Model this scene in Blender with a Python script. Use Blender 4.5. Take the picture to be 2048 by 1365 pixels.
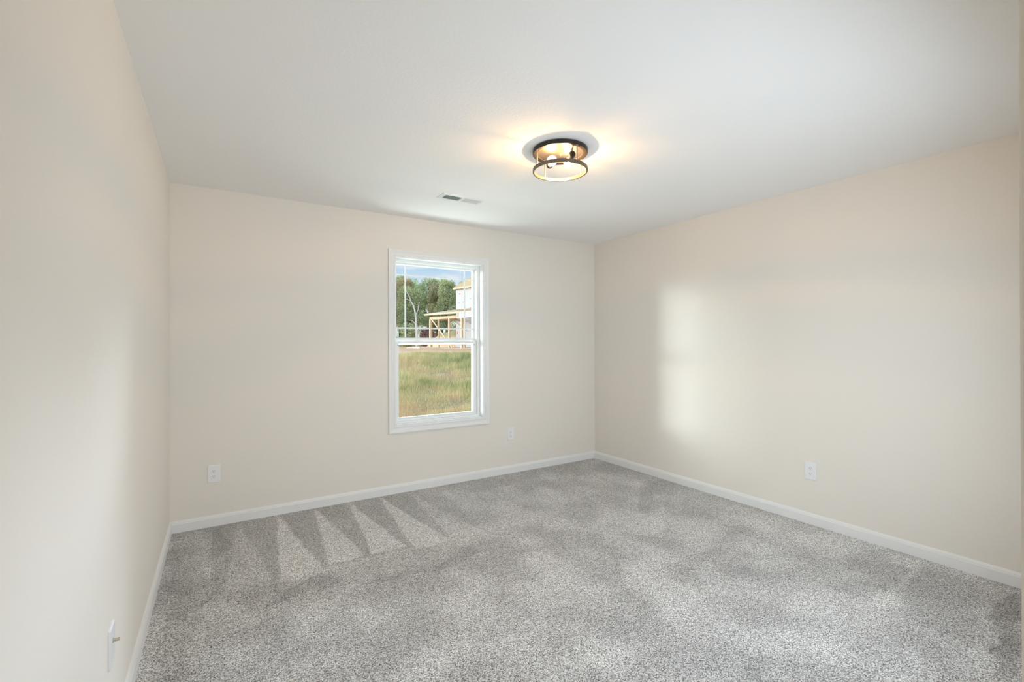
import bpy, math, random
import numpy as np
from mathutils import Vector, Matrix

for _o in list(bpy.data.objects):
    bpy.data.objects.remove(_o)
C = bpy.context.scene.collection
S = bpy.context.scene
random.seed(7)
RNG = np.random.default_rng(7)

# ------------------------------------------------------------------ camera
CAM = Vector((0.295, -3.9927, 1.3212))
YAW, PITCH, ROLL, FPX = 0.5619, 0.0033, -0.0023, 928.1
cd = bpy.data.cameras.new('camera')
cam = bpy.data.objects.new('camera', cd)
C.objects.link(cam)
Fv = Vector((math.sin(YAW) * math.cos(PITCH), math.cos(YAW) * math.cos(PITCH), math.sin(PITCH)))
Rv = Vector((math.cos(YAW), -math.sin(YAW), 0))
Uv = Rv.cross(Fv)
R2 = Rv * math.cos(ROLL) + Uv * math.sin(ROLL)
U2 = -Rv * math.sin(ROLL) + Uv * math.cos(ROLL)
M = Matrix((R2, U2, -Fv)).transposed().to_4x4()
M.translation = CAM
cam.matrix_world = M
cd.sensor_width = 36
cd.lens = 36 * FPX / 2048
cd.clip_start = 0.05
cd.clip_end = 400
S.camera = cam

# ------------------------------------------------------------------ exposure
S.view_settings.view_transform = 'Standard'
S.view_settings.look = 'None'
S.view_settings.exposure = 0.07
S.view_settings.gamma = 1.0
S.view_settings.use_curve_mapping = False
S.cycles.use_denoising = True
S.cycles.max_bounces = 12
S.cycles.diffuse_bounces = 8
S.cycles.sample_clamp_indirect = 6.0

# ------------------------------------------------------------------ world sky
w = bpy.data.worlds.new('sky')
S.world = w
w.use_nodes = True
nt = w.node_tree
nt.nodes.clear()
out = nt.nodes.new('ShaderNodeOutputWorld')
bg = nt.nodes.new('ShaderNodeBackground')
bg.inputs[1].default_value = 1.0
tc = nt.nodes.new('ShaderNodeTexCoord')
sep = nt.nodes.new('ShaderNodeSeparateXYZ')
grad = nt.nodes.new('ShaderNodeValToRGB')
grad.color_ramp.elements[0].position = 0.0
grad.color_ramp.elements[0].color = (0.80, 0.84, 0.92, 1)
grad.color_ramp.elements[1].position = 0.6
grad.color_ramp.elements[1].color = (0.20, 0.36, 0.66, 1)
e = grad.color_ramp.elements.new(0.115)
e.color = (0.72, 0.81, 0.92, 1)
e = grad.color_ramp.elements.new(0.17)
e.color = (0.40, 0.62, 0.83, 1)
mp = nt.nodes.new('ShaderNodeMapping')
mp.inputs['Scale'].default_value = (7, 7, 22)
nz = nt.nodes.new('ShaderNodeTexNoise')
nz.inputs['Scale'].default_value = 2.2
nz.inputs['Detail'].default_value = 6
cr = nt.nodes.new('ShaderNodeValToRGB')
cr.color_ramp.elements[0].position = 0.5
cr.color_ramp.elements[1].position = 0.72
mix = nt.nodes.new('ShaderNodeMixRGB')
mix.inputs[2].default_value = (0.86, 0.88, 0.92, 1)
L_ = nt.links.new
L_(tc.outputs['Generated'], sep.inputs[0])
L_(sep.outputs['Z'], grad.inputs[0])
L_(tc.outputs['Generated'], mp.inputs[0])
L_(mp.outputs[0], nz.inputs[0])
L_(nz.outputs[0], cr.inputs[0])
L_(cr.outputs[0], mix.inputs[0])
L_(grad.outputs[0], mix.inputs[1])
L_(mix.outputs[0], bg.inputs[0])
L_(bg.outputs[0], out.inputs[0])

# ------------------------------------------------------------------ sun and large lights
def sun(name, direction_to_sun, strength, color, angle):
    d = bpy.data.lights.new(name, 'SUN')
    d.energy = strength
    d.color = color
    d.angle = math.radians(angle)
    o = bpy.data.objects.new(name, d)
    o.rotation_euler = Vector(direction_to_sun).to_track_quat('Z', 'Y').to_euler()
    C.objects.link(o)
    return o

def area(name, loc, look, size, energy, color, spread=180):
    d = bpy.data.lights.new(name, 'AREA')
    d.shape = 'RECTANGLE'
    d.size, d.size_y = size
    d.energy = energy
    d.color = color
    d.spread = math.radians(spread)
    o = bpy.data.objects.new(name, d)
    o.location = loc
    o.rotation_euler = (Vector(look)).to_track_quat('-Z', 'Y').to_euler()
    C.objects.link(o)
    return o

sun('sun', (-0.62, -0.60, 0.62), 0.9, (1.0, 0.95, 0.86), 1.0)
# low bright reflection off the sunlit houses beside the lot, entering through the window
for az, el, e_, an, col in ((33, 4.5, 1.00, 5, (0.88, 0.95, 0.97)), (34, 13, 0.58, 12, (0.88, 0.95, 0.97)), (39, 5, 1.02, 10, (0.90, 0.99, 0.97)), (43, 14, 0.74, 15, (0.88, 1.0, 1.0)),
                            (53, 6, 0.28, 15, (0.84, 0.98, 1.0)), (54, 15, 0.22, 18, (0.84, 0.98, 1.0)), (66, 9, 0.40, 24, (0.84, 0.98, 1.0)),
                            (132, 5, 3.3, 7, (0.72, 0.85, 1.0)), (128, 12, 4.0, 16, (0.72, 0.85, 1.0)), (124, 6, 4.6, 15, (0.72, 0.85, 1.0)), (119, 9, 4.2, 20, (0.72, 0.85, 1.0))):
    sun('low_glow', (-math.cos(math.radians(az)), math.sin(math.radians(az)), math.tan(math.radians(el))), e_, col, an)
# unseen fill lamps added behind the camera
area('near_fill', (2.15, -3.80, 1.17), (0.0, 1, -0.03), (1.9, 1.25), 31, (0.74, 0.87, 1.0), 155)
area('alcove_fill', (0.55, -5.4, 1.4), (0.1, 1, 0), (0.9, 1.8), 6, (1.0, 0.88, 0.68))
# added lamp below the sill, standing in for light off the ground outside
area('ground_bounce', (2.04, 0.85, -0.20), (0.0, -0.62, 0.80), (1.7, 0.9), 74, (0.88, 1.0, 0.97))

# ------------------------------------------------------------------ helpers
class MB:
    """collects shapes for ONE mesh object"""
    def __init__(self):
        self.v, self.f, self.mi = [], [], []
        self.sm = []
    def add(self, vs, fs, smooth=False, m=0):
        n = len(self.v)
        self.v += [tuple(p) for p in vs]
        self.f += [tuple(i + n for i in f) for f in fs]
        self.sm += [smooth] * len(fs)
        self.mi += [m] * len(fs)
        return self
    def box(self, x0, x1, y0, y1, z0, z1, m=0):
        vs = [(x, y, z) for x in (x0, x1) for y in (y0, y1) for z in (z0, z1)]
        fs = [(0, 1, 3, 2), (4, 6, 7, 5), (0, 4, 5, 1), (2, 3, 7, 6), (0, 2, 6, 4), (1, 5, 7, 3)]
        return self.add(vs, fs, False, m)
    def bar(self, a, b, wd, h):
        a, b = Vector(a), Vector(b)
        d = (b - a).normalized()
        up = Vector((0, 0, 1)) if abs(d.z) < 0.95 else Vector((1, 0, 0))
        s = d.cross(up).normalized()
        u = s.cross(d)
        vs = []
        for p in (a, b):
            for i, j in ((-1, -1), (1, -1), (1, 1), (-1, 1)):
                vs.append(p + s * (i * wd / 2) + u * (j * h / 2))
        return self.add(vs, [(0, 1, 2, 3), (7, 6, 5, 4), (0, 4, 5, 1), (1, 5, 6, 2), (2, 6, 7, 3), (3, 7, 4, 0)])
    def tube(self, pts, rad, n=10):
        pts = [Vector(p) for p in pts]
        if not hasattr(rad, '__len__'):
            rad = [rad] * len(pts)
        vs, fs = [], []
        for i, p in enumerate(pts):
            d = (pts[min(i + 1, len(pts) - 1)] - pts[max(i - 1, 0)]).normalized()
            up = Vector((0, 0, 1)) if abs(d.z) < 0.9 else Vector((1, 0, 0))
            s = d.cross(up).normalized()
            u = s.cross(d)
            for k in range(n):
                a = 2 * math.pi * k / n
                vs.append(p + (s * math.cos(a) + u * math.sin(a)) * rad[i])
        for i in range(len(pts) - 1):
            for k in range(n):
                a, b = i * n + k, i * n + (k + 1) % n
                fs.append((a, b, b + n, a + n))
        fs.append(tuple(range(n))[::-1])
        fs.append(tuple((len(pts) - 1) * n + k for k in range(n)))
        return self.add(vs, fs, True)
    def lathe(self, prof, c, axis=(0, 0, 1), n=48, closed=False):
        """prof: (radius, height) pairs turned round axis through c"""
        q = Vector((0, 0, 1)).rotation_difference(Vector(axis))
        c = Vector(c)
        vs, fs = [], []
        for r, h in prof:
            for k in range(n):
                a = 2 * math.pi * k / n
                vs.append(c + q @ Vector((r * math.cos(a), r * math.sin(a), h)))
        m = len(prof)
        for i in range(m if closed else m - 1):
            j = (i + 1) % m
            for k in range(n):
                k2 = (k + 1) % n
                fs.append((i * n + k, i * n + k2, j * n + k2, j * n + k))
        return self.add(vs, fs, True)
    def prism(self, prof, path_fn, ends):
        """profile swept between two ends: path_fn(p, t)"""
        n = len(prof)
        vs = [path_fn(p, t) for t in ends for p in prof]
        fs = []
        for s in range(len(ends) - 1):
            for i in range(n):
                j = (i + 1) % n
                fs.append((s * n + i, s * n + j, (s + 1) * n + j, (s + 1) * n + i))
        fs.append(tuple(range(n))[::-1])
        fs.append(tuple((len(ends) - 1) * n + i for i in range(n)))
        return self.add(vs, fs)
    def build(self, name, mat, parent=None, bevel=0.0, seg=2, sharp=35):
        me = bpy.data.meshes.new(name)
        me.from_pydata(self.v, [], self.f)
        for m in (mat if isinstance(mat, (list, tuple)) else [mat]):
            me.materials.append(m)
        me.polygons.foreach_set('use_smooth', self.sm)
        me.polygons.foreach_set('material_index', self.mi)
        me.validate()
        import bmesh
        bm = bmesh.new()
        bm.from_mesh(me)
        bmesh.ops.recalc_face_normals(bm, faces=bm.faces)
        bm.to_mesh(me)
        bm.free()
        if any(self.sm):
            me.set_sharp_from_angle(angle=math.radians(sharp))
        o = bpy.data.objects.new(name, me)
        C.objects.link(o)
        if parent:
            o.parent = parent
        if bevel:
            b = o.modifiers.new('bevel', 'BEVEL')
            b.width = bevel
            b.segments = seg
            b.limit_method = 'ANGLE'
            b.angle_limit = math.radians(40)
        return o

def empty(name, loc=(0, 0, 0), rz=0.0):
    o = bpy.data.objects.new(name, None)
    o.empty_display_size = 0.05
    o.location = loc
    o.rotation_euler = (0, 0, rz)
    C.objects.link(o)
    return o

def tag(o, label=None, cat=None, group=None, kind=None):
    if label: o['label'] = label
    if cat: o['category'] = cat
    if group: o['group'] = group
    if kind: o['kind'] = kind
    return o

def structure(o):
    o['kind'] = 'structure'
    return o

def copy_tree(o, parent=None):
    c = o.copy()
    C.objects.link(c)
    if parent is not None:
        c.parent = parent
    for ch in [x for x in bpy.data.objects if x.parent is o]:
        copy_tree(ch, c)
    return c

def cam_pt(lat, depth, z):
    """world point at a lateral offset and distance measured from the room's viewpoint"""
    return Vector((CAM.x + Rv.x * lat + Fv.x * depth, CAM.y + Rv.y * lat + Fv.y * depth, z))

# ------------------------------------------------------------------ materials
def mat(name, color, rough=0.6, metal=0.0, bump=None, spec=0.5, var=None):
    m = bpy.data.materials.new(name)
    m.use_nodes = True
    n = m.node_tree.nodes
    l = m.node_tree.links
    b = n['Principled BSDF']
    b.inputs['Base Color'].default_value = (*color, 1)
    b.inputs['Roughness'].default_value = rough
    b.inputs['Metallic'].default_value = metal
    b.inputs['Specular IOR Level'].default_value = spec
    t = n.new('ShaderNodeTexCoord')
    if var:
        sc, amt = var
        z = n.new('ShaderNodeTexNoise')
        z.inputs['Scale'].default_value = sc
        z.inputs['Detail'].default_value = 4
        l.new(t.outputs['Object'], z.inputs[0])
        x = n.new('ShaderNodeMixRGB')
        x.inputs[1].default_value = (*[c * (1 - amt) for c in color], 1)
        x.inputs[2].default_value = (*[min(1, c * (1 + amt)) for c in color], 1)
        l.new(z.outputs[0], x.inputs[0])
        l.new(x.outputs[0], b.inputs['Base Color'])
    if bump:
        sc, st, dist = bump
        z = n.new('ShaderNodeTexNoise')
        z.inputs['Scale'].default_value = sc
        z.inputs['Detail'].default_value = 3
        l.new(t.outputs['Object'], z.inputs[0])
        bp = n.new('ShaderNodeBump')
        bp.inputs['Strength'].default_value = st
        bp.inputs['Distance'].default_value = dist
        l.new(z.outputs[0], bp.inputs['Height'])
        l.new(bp.outputs[0], b.inputs['Normal'])
    return m

WALL = mat('wall_paint', (0.79, 0.757, 0.702), 0.75, bump=(220, 0.10, 0.0008), spec=0.25)
CEIL = mat('ceiling_paint', (0.875, 0.868, 0.855), 0.85, bump=(70, 0.35, 0.002), spec=0.2)
TRIM = mat('white_trim_paint', (0.80, 0.81, 0.81), 0.35, bump=(30, 0.03, 0.0005))
VINYL = mat('white_vinyl', (0.84, 0.86, 0.86), 0.3, bump=(40, 0.02, 0.0004))
PLATE = mat('white_plastic', (0.82, 0.83, 0.85), 0.3, bump=(60, 0.02, 0.0003))
SLOT = mat('dark_slot', (0.06, 0.055, 0.05), 0.6, var=(300, 0.1))
STEEL = mat('nickel', (0.62, 0.58, 0.50), 0.28, 1.0, var=(80, 0.06))
BRONZE = mat('dark_bronze', (0.024, 0.019, 0.016), 0.45, 0.2, var=(60, 0.15))
LITBRONZE = mat('lit_bronze', (0.17, 0.135, 0.105), 0.40, 0.6, var=(60, 0.12))  # lighter copy of the bronze, bounced light put into its colour
PANMET = mat('champagne_metal', (0.52, 0.43, 0.34), 0.30, 1.0, var=(25, 0.05))
POSTM = mat('brushed_bronze', (0.42, 0.34, 0.27), 0.35, 0.8, var=(90, 0.1))
DUCT = mat('grey_duct', (0.30, 0.36, 0.35), 0.6, var=(40, 0.1))

def glass_mat():
    m = bpy.data.materials.new('window_glass')
    m.use_nodes = True
    n, l = m.node_tree.nodes, m.node_tree.links
    n.clear()
    o = n.new('ShaderNodeOutputMaterial')
    mx = n.new('ShaderNodeMixShader')
    tr = n.new('ShaderNodeBsdfTransparent')
    tr.inputs[0].default_value = (0.97, 0.985, 0.98, 1)
    gl = n.new('ShaderNodeBsdfGlossy')
    gl.inputs['Roughness'].default_value = 0.02
    fr = n.new('ShaderNodeFresnel')
    fr.inputs[0].default_value = 1.3
    mu = n.new('ShaderNodeMath')
    mu.operation = 'MULTIPLY'
    mu.inputs[1].default_value = 0.12
    l.new(fr.outputs[0], mu.inputs[0])
    l.new(mu.outputs[0], mx.inputs[0])
    l.new(tr.outputs[0], mx.inputs[1])
    l.new(gl.outputs[0], mx.inputs[2])
    l.new(mx.outputs[0], o.inputs[0])
    return m
GLASS = glass_mat()

def emit_mat(name, color, strength):
    m = bpy.data.materials.new(name)
    m.use_nodes = True
    n, l = m.node_tree.nodes, m.node_tree.links
    n.clear()
    o = n.new('ShaderNodeOutputMaterial')
    e = n.new('ShaderNodeEmission')
    e.inputs[0].default_value = (*color, 1)
    e.inputs[1].default_value = strength
    l.new(e.outputs[0], o.inputs[0])
    return m

# carpet: speckled yarn colours, pile lay read from the mesh attribute "lay"
def carpet_mat():
    m = bpy.data.materials.new('grey_carpet')
    m.use_nodes = True
    n, l = m.node_tree.nodes, m.node_tree.links
    b = n['Principled BSDF']
    b.inputs['Roughness'].default_value = 0.95
    b.inputs['Specular IOR Level'].default_value = 0.1
    t = n.new('ShaderNodeTexCoord')
    wz = n.new('ShaderNodeTexNoise')
    wz.inputs['Scale'].default_value = 185
    wz.inputs['Detail'].default_value = 2.5
    wz.inputs['Roughness'].default_value = 0.6
    l.new(t.outputs['Object'], wz.inputs[0])
    vo = n.new('ShaderNodeTexVoronoi')
    vo.inputs['Scale'].default_value = 250
    l.new(t.outputs['Object'], vo.inputs[0])
    sp = n.new('ShaderNodeSeparateColor')
    l.new(vo.outputs['Color'], sp.inputs[0])
    ad = n.new('ShaderNodeMath'); ad.operation = 'MULTIPLY_ADD'
    ad.inputs[1].default_value = 0.42
    l.new(sp.outputs[0], ad.inputs[0])
    sb = n.new('ShaderNodeMath'); sb.operation = 'SUBTRACT'
    sb.inputs[1].default_value = 0.21
    l.new(wz.outputs[0], sb.inputs[0])
    l.new(sb.outputs[0], ad.inputs[2])
    r = n.new('ShaderNodeValToRGB')
    r.color_ramp.elements[0].position = 0.245
    r.color_ramp.elements[0].color = (0.125, 0.118, 0.112, 1)
    r.color_ramp.elements[1].position = 0.73
    r.color_ramp.elements[1].color = (0.93, 0.93, 0.925, 1)
    e = r.color_ramp.elements.new(0.48)
    e.color = (0.495, 0.495, 0.49, 1)
    l.new(ad.outputs[0], r.inputs[0])
    at = n.new('ShaderNodeAttribute')
    at.attribute_name = 'lay'
    mm = n.new('ShaderNodeMixRGB'); mm.blend_type = 'MULTIPLY'
    mm.inputs[0].default_value = 1
    l.new(r.outputs[0], mm.inputs[1])
    l.new(at.outputs['Fac'], mm.inputs[2])
    l.new(mm.outputs[0], b.inputs['Base Color'])
    bp = n.new('ShaderNodeBump')
    bp.inputs['Strength'].default_value = 0.7
    bp.inputs['Distance'].default_value = 0.006
    l.new(ad.outputs[0], bp.inputs['Height'])
    l.new(bp.outputs[0], b.inputs['Normal'])
    return m
CARPET = carpet_mat()

# ------------------------------------------------------------------ room shell
W, H, D = 3.923, 2.44, 3.843      # width, height, depth to the near wall
AX, AY = 1.12, -5.7               # entry alcove: right side and far end
T = 0.17                          # wall thickness
WX0, WX1, WZ0, WZ1 = 1.600, 2.475, 0.588, 2.080   # window opening

def vnoise(x, y, scale, seed):
    """smooth value noise on arrays"""
    r = np.random.default_rng(seed)
    g = r.random((64, 64))
    u, v = x / scale + 20, y / scale + 20
    i, j = np.floor(u).astype(int), np.floor(v).astype(int)
    a, b = u - i, v - j
    a, b = a * a * (3 - 2 * a), b * b * (3 - 2 * b)
    G = lambda p, q: g[p % 64, q % 64]
    return (G(i, j) * (1 - a) * (1 - b) + G(i + 1, j) * a * (1 - b) + G(i, j + 1) * (1 - a) * b + G(i + 1, j + 1) * a * b)

def sstep(a, b, x):
    t = np.clip((x - a) / (b - a), 0, 1)
    return t * t * (3 - 2 * t)

def build_floor():
    x0, x1, y0, y1 = -T, W + T, AY - T, T
    st = 0.0115
    nx, ny = int((x1 - x0) / st) + 1, int((y1 - y0) / st) + 1
    xs, ys = np.linspace(x0, x1, nx), np.linspace(y0, y1, ny)
    X, Y = np.meshgrid(xs, ys)
    X, Y = X.ravel(), Y.ravel()
    lay = np.ones_like(X)
    # footprints and brush marks left in the pile
    wx = X + 0.10 * (vnoise(X, Y, 0.23, 1) - 0.5)
    wy = Y + 0.10 * (vnoise(X, Y, 0.19, 2) - 0.5)
    blot = 0.55 * vnoise(wx * 0.85 + wy * 0.5, wy * 0.85 - wx * 0.5, 0.20, 3) + 0.3 * vnoise(wx, wy, 0.13, 4) + 0.12 * vnoise(wx, wy, 0.6, 5) + 0.05
    lay += 0.27 * (sstep(0.30, 0.80, blot) - 0.5)
    # vacuum wedges fanning from the wall under the window
    d = -Y
    jit = 0.02 * (vnoise(X, Y, 0.12, 6) - 0.5)
    wv = np.zeros_like(X)
    for k in range(14):
        ax = 0.41 + 0.26 * k
        hw = 0.014 + 0.100 * np.clip((d - 0.12) / 1.0, 0, 1)
        cx = ax + 0.02 * np.clip(d, 0, 1.1)
        base = 1.10 + 0.05 * math.sin(k * 1.9)
        strength = 1.0 if 1 <= k <= 4 else (0.45 if k < 1 else 0.55)
        inside = (1 - sstep(hw - 0.008, hw + 0.010, np.abs(X - cx + jit))) * (1 - sstep(base - 0.012, base + 0.012, d + jit)) * sstep(0.02, 0.10, d)
        wv = np.maximum(wv, inside * strength)
    band = (1 - sstep(1.07, 1.13, d)) * (X > 0.25)
    left = 1 - sstep(1.45, 1.95, X)
    k_ = band * (0.25 + 0.45 * left)
    lay = lay * (1 - k_) + k_ * (0.88 + 0.28 * wv)
    lay += (0.03 + 0.10 * left) * wv - 0.05 * left * band * (1 - wv)
    def patch(pts, amt, soft=0.02):
        # flattened or raised pile inside an outline
        nonlocal lay
        jx, jy = X + 0.05 * (vnoise(X, Y, 0.11, 51) - 0.5), Y + 0.05 * (vnoise(X, Y, 0.11, 52) - 0.5)
        ins = np.zeros(len(X), bool)
        dist = np.full(len(X), 9.0)
        for i in range(len(pts)):
            (ax_, ay_), (bx_, by_) = pts[i], pts[(i + 1) % len(pts)]
            c_ = ((ay_ > jy) != (by_ > jy))
            with np.errstate(divide='ignore', invalid='ignore'):
                xi = (bx_ - ax_) * (jy - ay_) / (by_ - ay_ + 1e-12) + ax_
            ins ^= c_ & (jx < xi)
            vx, vy = bx_ - ax_, by_ - ay_
            t_ = np.clip(((jx - ax_) * vx + (jy - ay_) * vy) / (vx * vx + vy * vy), 0, 1)
            dist = np.minimum(dist, np.hypot(jx - ax_ - t_ * vx, jy - ay_ - t_ * vy))
        sd = np.where(ins, dist, -dist)
        lay += amt * sstep(-soft, soft, sd)
    patch([(0.028, -0.077), (0.299, -0.069), (0.36, -0.473), (0.182, -0.695), (0.266, -0.886), (0.226, -0.96), (0.141, -1.05), (0.032, -0.85)], -0.15)
    patch([(0.081, -1.175), (0.199, -1.194), (0.278, -1.06), (0.237, -1.229), (0.214, -1.386), (0.189, -1.503), (0.186, -1.773), (0.06, -1.693), (0.077, -1.396)], -0.17)
    patch([(0.517, -1.361), (0.59, -1.245), (0.776, -1.150), (0.988, -1.145), (1.272, -1.135), (1.6, -1.16), (1.7, -1.4), (1.34, -1.50), (1.207, -1.455), (0.88, -1.389), (0.796, -1.466), (0.713, -1.31), (0.599, -1.353)], -0.14, 0.015)
    patch([(0.829, -1.617), (0.926, -1.536), (0.958, -1.665), (0.964, -1.811), (0.887, -1.843)], 0.15)
    patch([(0.648, -1.662), (0.812, -1.595), (0.863, -1.857), (0.746, -1.943), (0.672, -1.809)], -0.15, 0.03)
    patch([(0.359, -0.511), (0.459, -0.755), (0.43, -0.869), (0.376, -0.802)], -0.12)
    patch([(0.365, -1.241), (0.436, -1.212), (0.441, -1.312), (0.373, -1.316)], -0.10)
    patch([(0.159, -1.225), (0.25, -1.167), (0.234, -1.337)], 0.10)
    patch([(3.62, -3.293), (3.814, -3.346), (2.932, -3.511), (2.844, -3.455)], -0.22, 0.008)
    patch([(3.533, -3.272), (3.60, -3.299), (2.966, -3.427), (3.169, -3.311)], 0.10)
    patch([(3.754, -2.897), (3.9, -2.943), (3.567, -2.977), (3.168, -3.056), (2.996, -2.98), (3.183, -2.945), (3.432, -2.992)], 0.17)
    patch([(3.567, -2.977), (3.809, -3.192), (3.48, -3.238), (3.208, -3.082)], -0.06)
    patch([(2.764, -2.337), (2.979, -2.496), (2.772, -2.532), (2.671, -2.428)], -0.08, 0.05)
    patch([(3.50, -1.3), (3.88, -1.2), (3.90, -3.1), (3.55, -2.6)], 0.14, 0.12)  # broad soft lightening along the right wall, added for tone
    patch([(2.179, -2.86), (2.272, -2.895), (2.09, -2.977), (2.033, -2.941)], -0.12, 0.03)
    # straight stroke edges on the right
    def stroke(ax_, ay_, bx_, by_, wdt, amt):
        nonlocal lay
        vx, vy = bx_ - ax_, by_ - ay_
        Ln = math.hypot(vx, vy)
        u = ((X - ax_) * vx + (Y - ay_) * vy) / Ln
        s = ((X - ax_) * vy - (Y - ay_) * vx) / Ln
        on = sstep(0, 0.04, u) * (1 - sstep(Ln - 0.05, Ln, u))
        lay += amt * on * sstep(0, 0.012, s) * (1 - sstep(wdt * 0.4, wdt, s))
        lay -= amt * 0.7 * on * sstep(0, 0.012, -s) * (1 - sstep(wdt * 0.4, wdt, -s))
    stroke(3.40, -2.10, 2.50, -2.30, 0.14, -0.05)
    stroke(3.72, -0.90, 3.05, -1.45, 0.15, 0.07)
    stroke(3.55, -1.30, 2.80, -1.90, 0.15, 0.06)
    lay = np.clip(lay, 0.6, 1.4)
    z = 0.0015 * (vnoise(X, Y, 0.04, 9) - 0.5)
    vs = np.stack([X, Y, z], 1)
    idx = np.arange(nx * ny).reshape(ny, nx)
    f = np.stack([idx[:-1, :-1], idx[:-1, 1:], idx[1:, 1:], idx[1:, :-1]], -1).reshape(-1, 4)
    n0 = len(vs)
    me = bpy.data.meshes.new('floor')
    low = [(x0, y0, -1.3), (x1, y0, -1.3), (x1, y1, -1.3), (x0, y1, -1.3)]
    top = [(x0, y0, -0.004), (x1, y0, -0.004), (x1, y1, -0.004), (x0, y1, -0.004)]
    allv = vs.tolist() + low + top
    faces = f.tolist() + [[n0, n0 + 3, n0 + 2, n0 + 1]] + [[n0 + i, n0 + (i + 1) % 4, n0 + 4 + (i + 1) % 4, n0 + 4 + i] for i in range(4)]
    me.from_pydata(allv, [], faces)
    at = me.attributes.new('lay', 'FLOAT', 'POINT')
    at.data.foreach_set('value', np.concatenate([lay, np.ones(8)]).astype(np.float32))
    me.materials.append(CARPET)
    o = bpy.data.objects.new('floor', me)
    C.objects.link(o)
    structure(o)
build_floor()

m = MB(); m.box(-T, W + T, AY - T, T, H, H + 0.25)
structure(m.build('ceiling', CEIL))
m = MB(); m.box(-T, 0, AY - T, T, -0.003, H)
structure(m.build('wall_left', WALL))
m = MB(); m.box(W, W + T, -D - T, T, -0.003, H)
structure(m.build('wall_right', WALL))
m = MB()
m.box(0, WX0, 0, T, -0.003, H)
m.box(WX1, W, 0, T, -0.003, H)
m.box(WX0, WX1, 0, T, -0.003, WZ0)
m.box(WX0, WX1, 0, T, WZ1, H)
structure(m.build('wall_back', WALL))
m = MB()
m.box(AX, W + T, -D - 0.6, -D, -0.003, H)
m.box(AX, AX + T, AY - T, -D - 0.6, -0.003, H)
structure(m.build('wall_near', WALL, bevel=0.006, seg=3))
m = MB(); m.box(0, AX, AY - T, AY, -0.003, H)
structure(m.build('wall_entry', WALL))

# baseboards: profile (distance from wall, height)
BP = [(0, 0), (0.0145, 0), (0.0145, 0.058), (0.012, 0.063), (0.0115, 0.068), (0.006, 0.078), (0, 0.080)]
BP3 = BP
def baseboard(name, fn, ends):
    m = MB()
    m.prism(BP3, fn, ends)
    return structure(m.build(name, TRIM))
baseboard('baseboard_back', lambda p, t: (p[0] if t == 0 else W - p[0], -p[0], p[1]), [0, 1])
baseboard('baseboard_left', lambda p, t: (p[0], -p[0] if t == 0 else AY + 0.0, p[1]), [0, 1])
baseboard('baseboard_right', lambda p, t: (W - p[0], -p[0] if t == 0 else -D, p[1]), [0, 1])
baseboard('baseboard_near', lambda p, t: (AX if t == 0 else W - 0.0145, -D + p[0], p[1]), [0, 1])

# ------------------------------------------------------------------ window
win = structure(empty('window_1', ((WX0 + WX1) / 2, 0, WZ0)))
WO = win.location
def wpart(m, name, mt, parent=None, **k):
    """window parts are modelled in world space; parent inverse keeps them there"""
    o = m.build(name, mt, None, **k)
    o.parent = parent or win
    o.matrix_parent_inverse = Matrix.Translation(-Vector(WO)) if (parent is None or parent is win) else Matrix.Identity(4)
    return o

def frame_ring(m, x0, x1, z0, z1, prof):
    """mitred picture frame; prof = (outward offset from the inner edge, y) closed loop"""
    n = len(prof)
    vs = []
    for cx, cz, sx, sz in ((x0, z0, -1, -1), (x1, z0, 1, -1), (x1, z1, 1, 1), (x0, z1, -1, 1)):
        for off, y in prof:
            vs.append((cx + sx * off, y, cz + sz * off))
    fs = []
    for s in range(4):
        for i in range(n):
            j = (i + 1) % n
            a, b = s * n, ((s + 1) % 4) * n
            fs.append((a + i, a + j, b + j, b + i))
    m.add(vs, fs)

m = MB()
frame_ring(m, 1.5955, 2.4795, 0.5835, 2.0845,
           [(0, 0), (0, -0.008), (0.003, -0.011), (0.008, -0.011), (0.012, -0.008), (0.030, -0.010), (0.042, -0.0145),
            (0.048, -0.017), (0.056, -0.017), (0.0585, -0.015), (0.0585, 0)])
wpart(m, 'window_casing', TRIM)
m = MB()
frame_ring(m, WX0 + 0.0012, WX1 - 0.0012, WZ0 + 0.0012, WZ1 - 0.0012, [(0, -0.0015), (0.012, -0.0015), (0.012, 0.08), (0, 0.08)])
frame_ring(m, WX0 + 0.004, WX1 - 0.004, WZ0 + 0.004, WZ1 - 0.004, [(0, 0.004), (0.005, 0.004), (0.005, 0.075), (0, 0.075)])
wpart(m, 'window_jamb', TRIM)
m = MB()
frame_ring(m, 1.628, 2.447, 0.612, 2.052, [(0, 0.075), (0.010, 0.070), (0.020, 0.070), (0.022, 0.066), (0.029, 0.066), (0.029, 0.172), (0, 0.172),
                                           (0, 0.123), (-0.005, 0.123), (-0.005, 0.119), (0, 0.119)])
wpart(m, 'window_frame', VINYL)
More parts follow.
